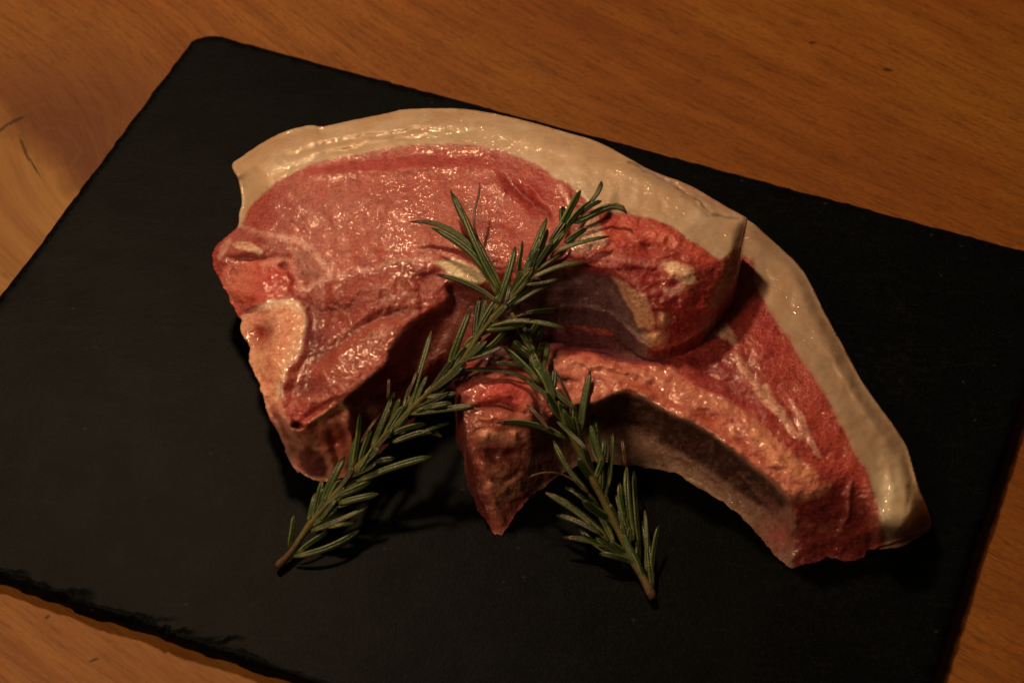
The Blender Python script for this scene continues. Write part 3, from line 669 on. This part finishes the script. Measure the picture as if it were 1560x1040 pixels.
L_OPS = [
 ('poly', [(1100,380),(1160,390),(1200,500),(1300,660),(1350,800),(1320,760),(1250,690),(1200,610),(1130,530)], alb(164,62,46), 10),
 ('blob', (1110,560), 50, 30, alb(138,48,44), .8), ('blob', (1170,470), 40, 60, alb(146,44,40), .7),
 ('poly', [(1075,516),(1105,489),(1119,506),(1122,532),(1108,520),(1092,512)], alb(214,158,118), 4, .95),
 ('line', [(1121,540),(1143,575),(1164,605),(1189,626),(1206,656),(1219,664)], alb(212,148,110), 13, 4, .95), ('line', [(1164,590),(1172,610),(1190,630)], alb(218,158,118), 14, 5, .9),
 ('line', [(1206,613),(1223,643),(1231,664),(1248,694)], alb(214,152,118), 9, 3, .9), ('line', [(1125,500),(1151,541),(1160,566)], alb(178,92,74), 4, 3, .6), ('line', [(1083,584),(1105,590),(1125,606)], alb(186,110,86), 9, 5, .6),
 ('poly', [(1040,545),(1090,540),(1130,580),(1160,620),(1130,620),(1080,585)], alb(142,44,42), 8, .8),
 ('poly', L_BONE, alb(188,104,74), 4), ('line', [(830,533),(899,540),(963,560),(1030,575),(1062,592)], alb(182,78,62), 9, 6, .8), ('line', [(940,585),(1000,600),(1062,630),(1120,665),(1180,710)], alb(164,62,40), 22, 14, .6),
 ('line', [(960,565),(1010,572),(1060,600),(1110,620)], alb(206,132,92), 9, 8, .6), ('line', [(1150,660),(1190,700),(1230,725)], alb(206,132,84), 24, 14, .7), 
 ('line', [(879,619),(911,613),(946,597),(972,603),(1000,619),(1040,640),(1062,650),(1105,680),(1147,714),(1181,739),(1203,762)], alb(216,150,112), 8, 3, 1.0), ('blob', (860,590), 20, 22, alb(190,84,60), .6),
 ('line', [(840,560),(880,556),(920,566)], alb(214,128,100), 5, 6, .6), ('line', [(845,580),(890,574),(930,580)], alb(150,56,44), 5, 6, .6),
 ('poly', L_END, alb(128,44,36), 6), ('line', [(1295,736),(1291,787),(1274,816)], alb(170,96,78), 4, 3, .7), ('line', [(1197,770),(1231,800),(1282,806)], alb(158,84,66), 8, 6, .6), ('line', [(1215,762),(1250,748),(1262,738)], alb(206,140,92), 10, 6, .5),
 ('poly', L_WALL, alb(142,100,74), 4), ('line', [(860,644),(946,622),(1000,645),(1062,676),(1105,706),(1150,742),(1180,766)], alb(58,24,20), 46, 10, .94), ('blob', (1190,815), 26, 24, alb(178,92,72), .9), ('line', [(1150,745),(1185,775),(1205,800)], alb(150,92,74), 8, 6, .6),  # wide dark line: overhang shade below the rib crest, painted into the wall
 ('line', [(950,694),(1020,706),(1080,742),(1140,790)], alb(166,128,92), 9, 6, .7), ('line', [(960,702),(1030,716),(1090,754),(1150,802)], alb(196,152,112), 4, 3, .8), ('line', [(980,686),(1040,702),(1100,742)], alb(112,72,52), 4, 4, .7), ('line', [(1000,704),(1070,734),(1120,772)], alb(120,80,58), 3, 3, .6), ('line', [(950,684),(1000,692),(1060,722)], alb(126,84,60), 4, 4, .5),
 ('poly', [(800,480),(1010,530),(1020,552),(965,553),(922,545),(899,533),(824,527),(740,560),(720,540)], alb(100,48,48), 5),  # hollow darkened by colour: shadow of the upper chop painted in
 ('poly', L_CHINE, alb(150,74,54), 4), ('poly', [(726,604),(732,590),(770,582),(801,584),(807,607),(796,628),(760,618),(729,616)], alb(186,68,54), 4), ('line', [(728,619),(760,616),(800,629)], alb(88,26,22), 5, 4, .8), ('poly', [(726,634),(760,628),(798,640),(796,653),(740,656)], alb(176,84,56), 5, .8),
 ('blob', (740,665), 11, 8, alb(214,148,108), .9), ('blob', (784,664), 12, 9, alb(214,148,108), .9), ('poly', [(735,682),(792,680),(793,702),(738,708)], alb(96,42,34), 6, .85), ('poly', [(738,714),(790,706),(788,748),(760,790),(748,760)], alb(160,100,70), 6, .8), ('line', [(778,757),(790,748),(797,732)], alb(204,150,108), 6, 4, .8), ('line', [(745,725),(765,735),(785,722)], alb(110,54,40), 5, 5, .7), ('blob', (765,590), 36, 16, alb(182,66,52), .8), ('blob', (715,592), 16, 16, alb(158,62,50), .8), ('blob', (812,610), 18, 20, alb(200,104,76), .7), ('line', [(735,660),(770,668),(795,662)], alb(210,136,98), 16, 8, .7),
 ('blob', (765,690), 20, 14, alb(118,48,40), .7), ('line', [(745,740),(775,745),(792,725)], alb(176,116,84), 12, 8, .6), ('blob', (735,625), 9, 7, alb(120,40,30), .7), ('poly', [(818,610),(852,650),(855,735),(800,775),(796,740),(806,690)], alb(104,62,50), 6, .9),  # last area: shaded right side of the chine, painted darker
 ('poly', [(690,600),(706,640),(722,700),(742,760),(750,810),(725,760),(700,680)], alb(100,40,34), 5, .9), ('line', [(796,740),(806,700),(801,670)], alb(176,124,92), 5, 4, .5),
 ('poly', L_FATPOLY, alb(172,136,98), 3), ('line', [(1170,400),(1215,470),(1260,560),(1320,660)], alb(160,126,88), 22, 16, .5), ('blob', (1360,750), 22, 60, alb(228,190,138), .9), ('line', [(1380,690),(1394,740),(1384,800)], alb(214,170,112), 6, 4, .6),  # bright blob near the fat's lower end: highlight painted into the colour
 ('line', [(1378,685),(1388,730),(1380,780)], alb(140,104,66), 4, 3, .5), ('poly', [(1398,738),(1404,775),(1385,805),(1360,822),(1350,840),(1430,830),(1430,780)], alb(156,100,74), 4, .9), ('blob', (1405,795), 8, 12, alb(120,54,44), .6), ('line', [(1150,400),(1153,433),(1173,474),(1199,508),(1217,541),(1259,601),(1293,668),(1326,728)], alb(182,112,84), 4, 4, .5)]
L_REL = [('line', [(1121,540),(1143,575),(1164,605),(1189,626),(1219,664)], .8, 7), ('line', [(1130,540),(1158,580),(1190,610),(1215,650)], -1.0, 8), ('line', [(1206,613),(1231,664),(1248,694)], .6, 5), ('line', [(1060,560),(1110,585),(1150,625)], -1.4, 12),
 ('line', [(960,580),(1040,610),(1120,660),(1180,705)], -.9, 11), ('blob', (765,590), 30, 12, 1.0), ('line', [(728,619),(760,616),(800,629)], -2.2, 5), ('blob', (740,665), 10, 7, 1.5), ('blob', (784,664), 10, 7, 1.5), ('line', [(737,690),(765,694),(793,688)], -2.4, 8), ('line', [(745,728),(765,737),(787,722)], -1.5, 5), ('blob', (765,600), 16, 9, 1.2), ('line', [(1378,685),(1388,730),(1380,780)], -.4, 4), ('line', [(1345,690),(1358,740),(1356,790)], .6, 9),
 ('line', [(1262,530),(1310,610),(1350,670)], .5, 5), ('line', [(1295,736),(1291,787),(1274,816)], .9, 5), ('line', [(830,560),(930,570),(1000,590)], -.7, 7), ('line', [(840,545),(920,558),(990,575)], .6, 5)]

U_CALM = [(350,345),(385,285),(450,240),(640,195),(800,215),(900,300),(870,385),(740,400),(600,415),(490,440),(430,370)]
L_CALM = [(1100,400),(1160,395),(1240,500),(1320,620),(1370,720),(1350,790),(1310,740),(1200,600)]
_r = random.Random(77); _rib = []
for _k in range(46):
    _t = _r.random(); _q = spline([(860,585,0),(920,580,0),(960,580,0),(1020,602,0),(1080,628,0),(1140,675,0),(1190,715,0),(1235,735,0)], 6, False); _p = _q[int(_t*(len(_q)-1))]
    _rib.append(('blob', (_p[0]+_r.uniform(-8, 8), _p[1]+_r.gauss(0, 12)), _r.uniform(4, 10), _r.uniform(2.5, 5), alb(140,46,30) if _k % 2 else alb(214,138,104), .75))
    L_REL.append(('blob', _rib[-1][1], _r.uniform(5, 11), _r.uniform(4, 7), -.45 if _k % 2 else .4))
_i = [k for k, o in enumerate(L_OPS) if o[0] == 'poly' and o[1] is L_BONE][0]
L_OPS[_i+4:_i+4] = _rib
SU = Surf(U_OUT, U_LINES, U_PTS, (U_CALM,)); SL = Surf(L_OUT, L_LINES, L_PTS, (L_CALM, [(1205,712),(1325,705),(1352,800),(1322,838),(1205,840)]))
GRP = 'pork chops on the slate board'
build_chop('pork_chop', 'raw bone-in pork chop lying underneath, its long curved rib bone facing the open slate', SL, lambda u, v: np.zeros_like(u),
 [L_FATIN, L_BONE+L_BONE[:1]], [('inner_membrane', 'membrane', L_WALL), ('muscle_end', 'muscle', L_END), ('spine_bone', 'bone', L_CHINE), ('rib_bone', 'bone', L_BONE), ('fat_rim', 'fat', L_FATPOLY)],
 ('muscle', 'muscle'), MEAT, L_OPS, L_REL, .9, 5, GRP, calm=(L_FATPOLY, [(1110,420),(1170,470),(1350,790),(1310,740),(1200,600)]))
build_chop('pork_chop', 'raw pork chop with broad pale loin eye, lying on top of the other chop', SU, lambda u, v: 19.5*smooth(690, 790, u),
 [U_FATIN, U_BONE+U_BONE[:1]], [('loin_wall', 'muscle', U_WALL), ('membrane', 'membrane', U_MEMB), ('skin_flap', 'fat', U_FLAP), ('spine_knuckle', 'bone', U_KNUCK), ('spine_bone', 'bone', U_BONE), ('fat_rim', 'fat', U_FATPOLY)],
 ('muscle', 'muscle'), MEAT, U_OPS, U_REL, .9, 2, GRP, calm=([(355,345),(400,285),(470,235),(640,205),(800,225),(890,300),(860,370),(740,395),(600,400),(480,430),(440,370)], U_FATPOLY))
# ------------------------------------------------------------------ rosemary
def surface_z(u, v):
    """height (mm above slate) of the meat seen at a photo pixel, 0 on the bare slate"""
    p = np.array([[u, v]], float)
    if inside(p, SU.O[::4])[0]: return float(SU(p[:, 0], p[:, 1])[0])
    if inside(p, SL.O[::4])[0]: return float(SL(p[:, 0], p[:, 1])[0])
    return 0.0
G_TOP, G_EDGE, G_PALE, G_BROWN, G_YEL = np.array((.018,.050,.014)), np.array((.19,.27,.085)), np.array((.14,.19,.085)), np.array((.060,.030,.016)), np.array((.075,.135,.026))
PROFILE = [(-1,-.10),(-.80,.16),(-.42,.30),(-.12,.24),(0,.13),(.12,.24),(.42,.30),(.80,.16),(1,-.10),(.62,-.30),(.14,-.12),(0,-.22),(-.14,-.12),(-.62,-.30)]
def make_leaf(parent, pts, width, rnd, tip='green', roll=None, tone=1.0):
    """pts: world points base->tip; a narrow leathery blade with rolled-under margins"""
    Q = spline(np.array([tuple(p) for p in pts]), 1e9, False) if False else np.array([tuple(p) for p in pts])
    n = 10; L = np.linspace(0, 1, n)
    # quadratic / cubic Lagrange through the given points by chord length
    s = np.concatenate([[0], np.cumsum(np.linalg.norm(Q[1:]-Q[:-1], axis=1))]); s /= s[-1]
    k = min(len(Q)-1, 3)
    C = np.stack([np.polyval(np.polyfit(s, Q[:, a], k), L) for a in range(3)], 1)
    T = np.gradient(C, axis=0); T /= np.linalg.norm(T, axis=1, keepdims=True)
    r = rnd.uniform(-.7, .7) if roll is None else roll
    V = []; col = []; curl = rnd.uniform(-.25, .25)
    tn = tone*rnd.uniform(.75, 1.3); yel = max(0, rnd.gauss(.1, .25))
    for i in range(n):
        t = T[i]; up = np.array([0, -.35, 1.0]); side = np.cross(t, up); side /= np.linalg.norm(side); nn = np.cross(side, t)
        a = r+curl*(L[i]-.5)*2
        sd = side*math.cos(a)+nn*math.sin(a); nm = nn*math.cos(a)-side*math.sin(a)
        w = width*.5*min(1, .48+L[i]*3.2)*(1 if L[i] < .72 else max(.16, math.sqrt(max(0, 1-((L[i]-.72)/.285)**2))))
        for j, (px, pz) in enumerate(PROFILE):
            V.append(C[i]+sd*px*w+nm*pz*w*1.15)
            if j in (0, 8): c = G_EDGE
            elif j in (1, 7): c = G_EDGE*.25+G_TOP*.75
            elif j == 4: c = G_EDGE*.55
            elif j < 9: c = G_TOP*(1-yel)+G_YEL*yel*.8
            else: c = G_PALE
            c = c*tn
            if L[i] < .18: c = c*.45+np.array((.17,.20,.06))*.55
            if tip == 'brown' and L[i] > .78: c = G_BROWN
            elif tip == 'tan' and L[i] > .93: c = np.array((.22,.16,.09))
            elif tip == 'dead': c = G_BROWN*rnd.uniform(.7, 1.5)
            elif tip == 'dark': c = c*.5
            col.append(c)
    m = len(PROFILE); F = []
    for i in range(n-1):
        for j in range(m): F.append((i*m+j, i*m+(j+1) % m, (i+1)*m+(j+1) % m, (i+1)*m+j))
    F.append(tuple(range(m))[::-1]); F.append(tuple((n-1)*m+j for j in range(m)))
    return mesh_obj('leaf', V, F, M_LEAF, parent, np.array(col), 'leaf_tint')
def tube(path, radii, seg=10, seed=0):
    C = np.array([tuple(p) for p in path]); T = np.gradient(C, axis=0); T /= np.linalg.norm(T, axis=1, keepdims=True); V = []; F = []
    for i in range(len(C)):
        s = np.cross(T[i], (0, 0, 1.)); s /= np.linalg.norm(s); n = np.cross(s, T[i])
        for j in range(seg):
            a = 2*math.pi*j/seg; k = radii[i]*(1+.12*vnoise(np.array([i*.9]), np.array([j*1.1]), seed=seed)[0])
            V.append(C[i]+(s*math.cos(a)+n*math.sin(a))*k)
    for i in range(len(C)-1):
        for j in range(seg): F.append((i*seg+j, i*seg+(j+1) % seg, (i+1)*seg+(j+1) % seg, (i+1)*seg+j))
    F.append(tuple(range(seg))[::-1]); F.append(tuple((len(C)-1)*seg+j for j in range(seg)))
    return V, F
def build_sprig(label, stem, leaves, r0, r1, seed, fill):
    rnd = random.Random(seed)
    st = spline(stem, 10, False); W = unproj(st[:, 0], st[:, 1], st[:, 2])
    root = empty('rosemary_sprig', (W[0][0], W[0][1], ZS), label, 'rosemary sprig', 'rosemary sprigs')
    n = len(W); rad = [(r0+(r1-r0)*i/(n-1))*MM for i in range(n)]
    rad = [q*(1+.28*max(0, math.sin(i*1.15))**3) for i, q in enumerate(rad)]
    V, F = tube(W, rad, seed=seed); col = []
    for i in range(n):
        k = i/(n-1); c = np.array((.13,.085,.05))*(1-smooth(.03, .12, k))+np.array((.15,.155,.055))*smooth(.03, .12, k)
        col += [c*rnd.uniform(.7, 1.2) for _ in range(10)]
    mesh_obj('stem', V, F, M_STEM, root, np.array(col), 'leaf_tint')
    def stem_z(u, v):
        d = np.hypot(st[:, 0]-u, st[:, 1]-v); return float(st[np.argmin(d), 2])
    for lf in leaves:
        pts, w, tip, lift = lf[0], lf[1], (lf[2] if len(lf) > 2 else 'tan'), (lf[3] if len(lf) > 3 else 1.5)
        zb = stem_z(*pts[0]); P3 = []
        for i, (u, v) in enumerate(pts):
            k = i/(len(pts)-1); z = zb+lift*k+(.8*math.sin(k*math.pi))
            z = max(z, surface_z(u, v)+.9 if k > .2 else z, 1.0)
            P3.append(up1(u, v, z))
        make_leaf(root, P3, w*.80*MM, rnd, tip)
    # leaves on the far side of the stem, pointing up the sprig at about 45 degrees
    for _ in range(fill):
        i = rnd.randrange(int(n*.12), n-3); p = W[i]; t = W[min(i+2, n-1)]-W[i-2]; t /= np.linalg.norm(t)
        a = rnd.uniform(0, 2*math.pi); s = np.cross(t, (0, 0, 1.)); s /= np.linalg.norm(s); nn = np.cross(s, t)
        out = s*math.cos(a)+nn*(math.sin(a)*.45-.25); L = rnd.uniform(8, 15)*MM; f = rnd.uniform(.55, .95)
        if _ % 3 == 0: out = s*rnd.uniform(-.5, .5)+nn*rnd.uniform(.1, .4); f = rnd.uniform(.85, 1.0); L *= .85
        P3 = []
        for k in (0, .5, 1):
            q = p+t*L*k*f+out*L*k*(1-f*.45)*(1-.25*k)
            q = np.array(q); q[2] = max(q[2], ZS+.0012); P3.append(Vector(q))
        # keep it clear of the meat
        ok = True
        for q in P3[1:]:
            d = np.array(q)-CP; u = 780+FPX*(d@RT)/(d@FW); v = 520-FPX*(d@UP)/(d@FW)
            if surface_z(u, v)*MM+ZS > q.z-.0004: q.z = surface_z(u, v)*MM+ZS+.001
        make_leaf(root, P3, rnd.uniform(1.6, 2.3)*MM, rnd, rnd.choice(['green', 'tan', 'dark']), tone=.85)
    return root
A_STEM = [(422,863,1.8),(443,841,2.6),(471,801,5),(515,748,10),(548,709,14),(600,650,20),(640,610,25),(698,557,31),(730,511,34.5),(761,473,37.5),(799,433,41),(820,396,43.5),(845,364,45),(874,332,46),(893,317,46.5)]
A_LEAVES = [
 ([(441,834),(445,811),(448,785)],2.0,'tan',4),([(453,843),(476,825),(499,811)],2.0),([(448,847),(504,832),(548,807)],2.3,'tan',2),([(474,808),(515,792),(561,771)],2.8,'tan',3),([(500,803),(522,798),(541,796)],2.0,'tan',0),
 ([(469,795),(474,771),(480,751)],1.8,'tan',2),([(478,788),(485,758),(492,730)],2.2,'tan',4),([(490,772),(505,733),(525,695)],3.0,'tan',4),([(488,792),(501,774),(513,760)],2.1,'tan',3),([(506,757),(538,746),(566,733)],2.4,'green',3),([(516,766),(548,758),(577,752)],2.5,'tan',1),
 ([(538,714),(545,670),(549,628)],2.1,'green',5),([(545,724),(559,702),(571,679)],2.5,'tan',4),([(543,733),(598,711),(658,695)],2.8,'green',3),([(566,682),(585,637),(601,597)],2.5,'tan',4),([(549,675),(566,648),(583,625)],1.5,'dead',2),([(590,610),(592,592),(592,576)],1.5,'dead',3),
 ([(622,624),(641,559),(657,504)],2.6,'tan',5),([(683,562),(699,516),(716,472)],2.6,'green',5),([(634,627),(667,599),(699,564)],2.4,'green',3),([(625,630),(679,622),(727,617)],2.8,'brown',2),([(645,622),(667,617),(688,614)],2.2,'tan',2),
 ([(598,661),(624,651),(650,646)],2.1,'green',1),([(598,673),(636,660),(655,658),(673,665)],2.2,'tan',1),([(640,660),(664,650),(687,643)],2.0,'dark',-2),([(619,608),(628,585),(636,564)],1.6,'dead',2),([(610,640),(625,612),(640,590)],2.0,'green',3),
 ([(753,475),(771,428),(785,375)],2.5,'green',5),([(788,420),(793,392),(796,367)],1.5,'green',3),([(796,424),(813,381),(833,332)],2.6,'green',4),([(812,408),(823,380),(835,349)],2.5,'dark',3),([(848,360),(865,326),(885,290)],2.8,'green',3),([(884,320),(906,300),(916,276)],2.4,'dark',3),([(884,328),(897,315),(917,306)],1.8,'tan',3),
 ([(870,338),(911,322),(938,314),(955,325)],2.7,'brown',2),([(844,384),(888,368),(929,360)],2.8,'brown',2),([(860,370),(877,358),(894,348)],2.2,'brown',2),([(808,424),(839,410),(871,401),(896,401)],2.8,'brown',2),([(815,413),(838,397),(860,381)],2.6,'dark',1),([(820,400),(846,372),(862,350)],2.2,'green',3),
 ([(782,464),(808,448),(842,430)],2.0,'dark',1),([(740,499),(785,488),(825,491),(860,499)],2.4,'green',2),([(800,477),(824,474),(848,472)],1.7,'dark',-2),([(712,550),(750,526),(774,497)],2.2,'green',2),([(705,530),(738,506),(770,499)],2.0,'green',2),([(760,480),(790,452),(812,436)],2.2,'green',2),
 ([(766,442),(724,366),(686,290)],2.8,'green',4),([(764,447),(738,398),(702,312)],2.4,'green',5),([(757,450),(722,390),(658,347)],2.8,'green',3),([(745,432),(690,352),(645,337),(625,338)],2.4,'brown',2),([(760,462),(710,431),(665,418)],2.0,'brown',1),([(728,362),(722,341),(724,318),(730,278)],1.0,'dead',2),([(722,520),(742,480),(770,440)],2.2,'green',4),
 ([(690,566),(714,530),(735,505)],2.2,'green',3),([(860,352),(880,325),(900,308)],2.4,'green',3),([(765,478),(772,455),(776,430)],2.0,'dark',2)]
B_STEM = [(995,911,2.0),(981,882,2.6),(965,855,4),(945,814,7),(924,772,11),(900,724,16),(880,682,21),(859,641,26.5),(839,604,28.5),(825,566,29),(810,535,28.5),(796,506,28),(780,478,28)]
B_LEAVES = [
 ([(993,872),(998,828),(1004,800)],2.2,'green',4),([(994,897),(989,843),(979,793)],2.6,'dark',2),([(984,870),(985,820),(982,777)],1.6,'tan',2),([(968,860),(927,832),(884,820),(858,818)],2.5,'brown',2),([(965,857),(939,848),(913,843)],2.2,'green',1),([(962,855),(909,829),(882,802)],2.4,'dark',0),
 ([(936,829),(915,784),(897,751)],2.4,'tan',3),([(896,750),(862,708),(843,670)],2.2,'tan',3),([(927,823),(879,778),(831,750)],2.7,'tan',1),([(918,814),(885,796),(847,784)],2.4,'dark',-1),([(900,767),(879,751),(861,741)],2.5,'dark',0),
 ([(965,822),(957,769),(955,710)],2.5,'tan',4),([(954,712),(951,692),(948,668)],1.5,'dead',2),([(974,830),(969,775),(966,717)],2.3,'dark',2),([(962,818),(951,787),(939,754)],2.2,'tan',4),([(953,789),(946,760),(945,735)],2.2,'green',3),([(926,742),(931,691),(933,660)],2.3,'green',5),([(918,718),(910,670),(904,629)],2.6,'green',4),
 ([(914,708),(900,665),(895,641)],2.3,'tan',4),([(890,682),(873,650),(850,635)],2.4,'green',3),([(883,662),(891,601),(899,564)],2.8,'brown',5),([(876,652),(876,636),(875,621)],2.2,'green',3),([(878,623),(845,596),(828,569)],2.2,'green',2),([(862,668),(813,647),(756,644)],2.2,'brown',2),([(838,657),(816,630),(802,616)],1.6,'dead',1),
 ([(886,741),(842,719),(802,728)],.8,'dead',1),([(822,583),(793,552),(767,529)],2.3,'green',1),([(826,564),(796,556),(750,553)],2.0,'dark',1),([(814,540),(797,510),(785,492)],2.2,'green',1),([(871,617),(859,590),(848,569)],1.6,'dead',2),([(919,707),(906,672),(897,645)],2.2,'green',4),([(850,642),(872,662),(896,686)],2.2,'green',3),
 ([(818,583),(776,567),(700,564)],2.0,'dark',0),([(940,806),(925,770),(910,728)],2.4,'green',4),([(930,785),(918,740),(914,715)],2.2,'green',5),([(972,868),(958,838),(945,805)],2.4,'green',4),([(905,735),(890,700),(868,668)],2.3,'green',4),([(982,885),(970,850),(952,822)],2.2,'green',4),([(955,838),(946,800),(944,765)],2.2,'green',4),
 ([(905,732),(918,700),(921,668)],2.2,'green',4),([(840,606),(832,582),(812,556)],2.2,'green',2)]
build_sprig('rosemary sprig crossing over the other one, its tip resting on the upper chop', A_STEM, A_LEAVES, .9, .55, 11, 64)
build_sprig('rosemary sprig tucked beneath the other one, lying across the rib bone chop', B_STEM, B_LEAVES, 1.1, .6, 23, 48)
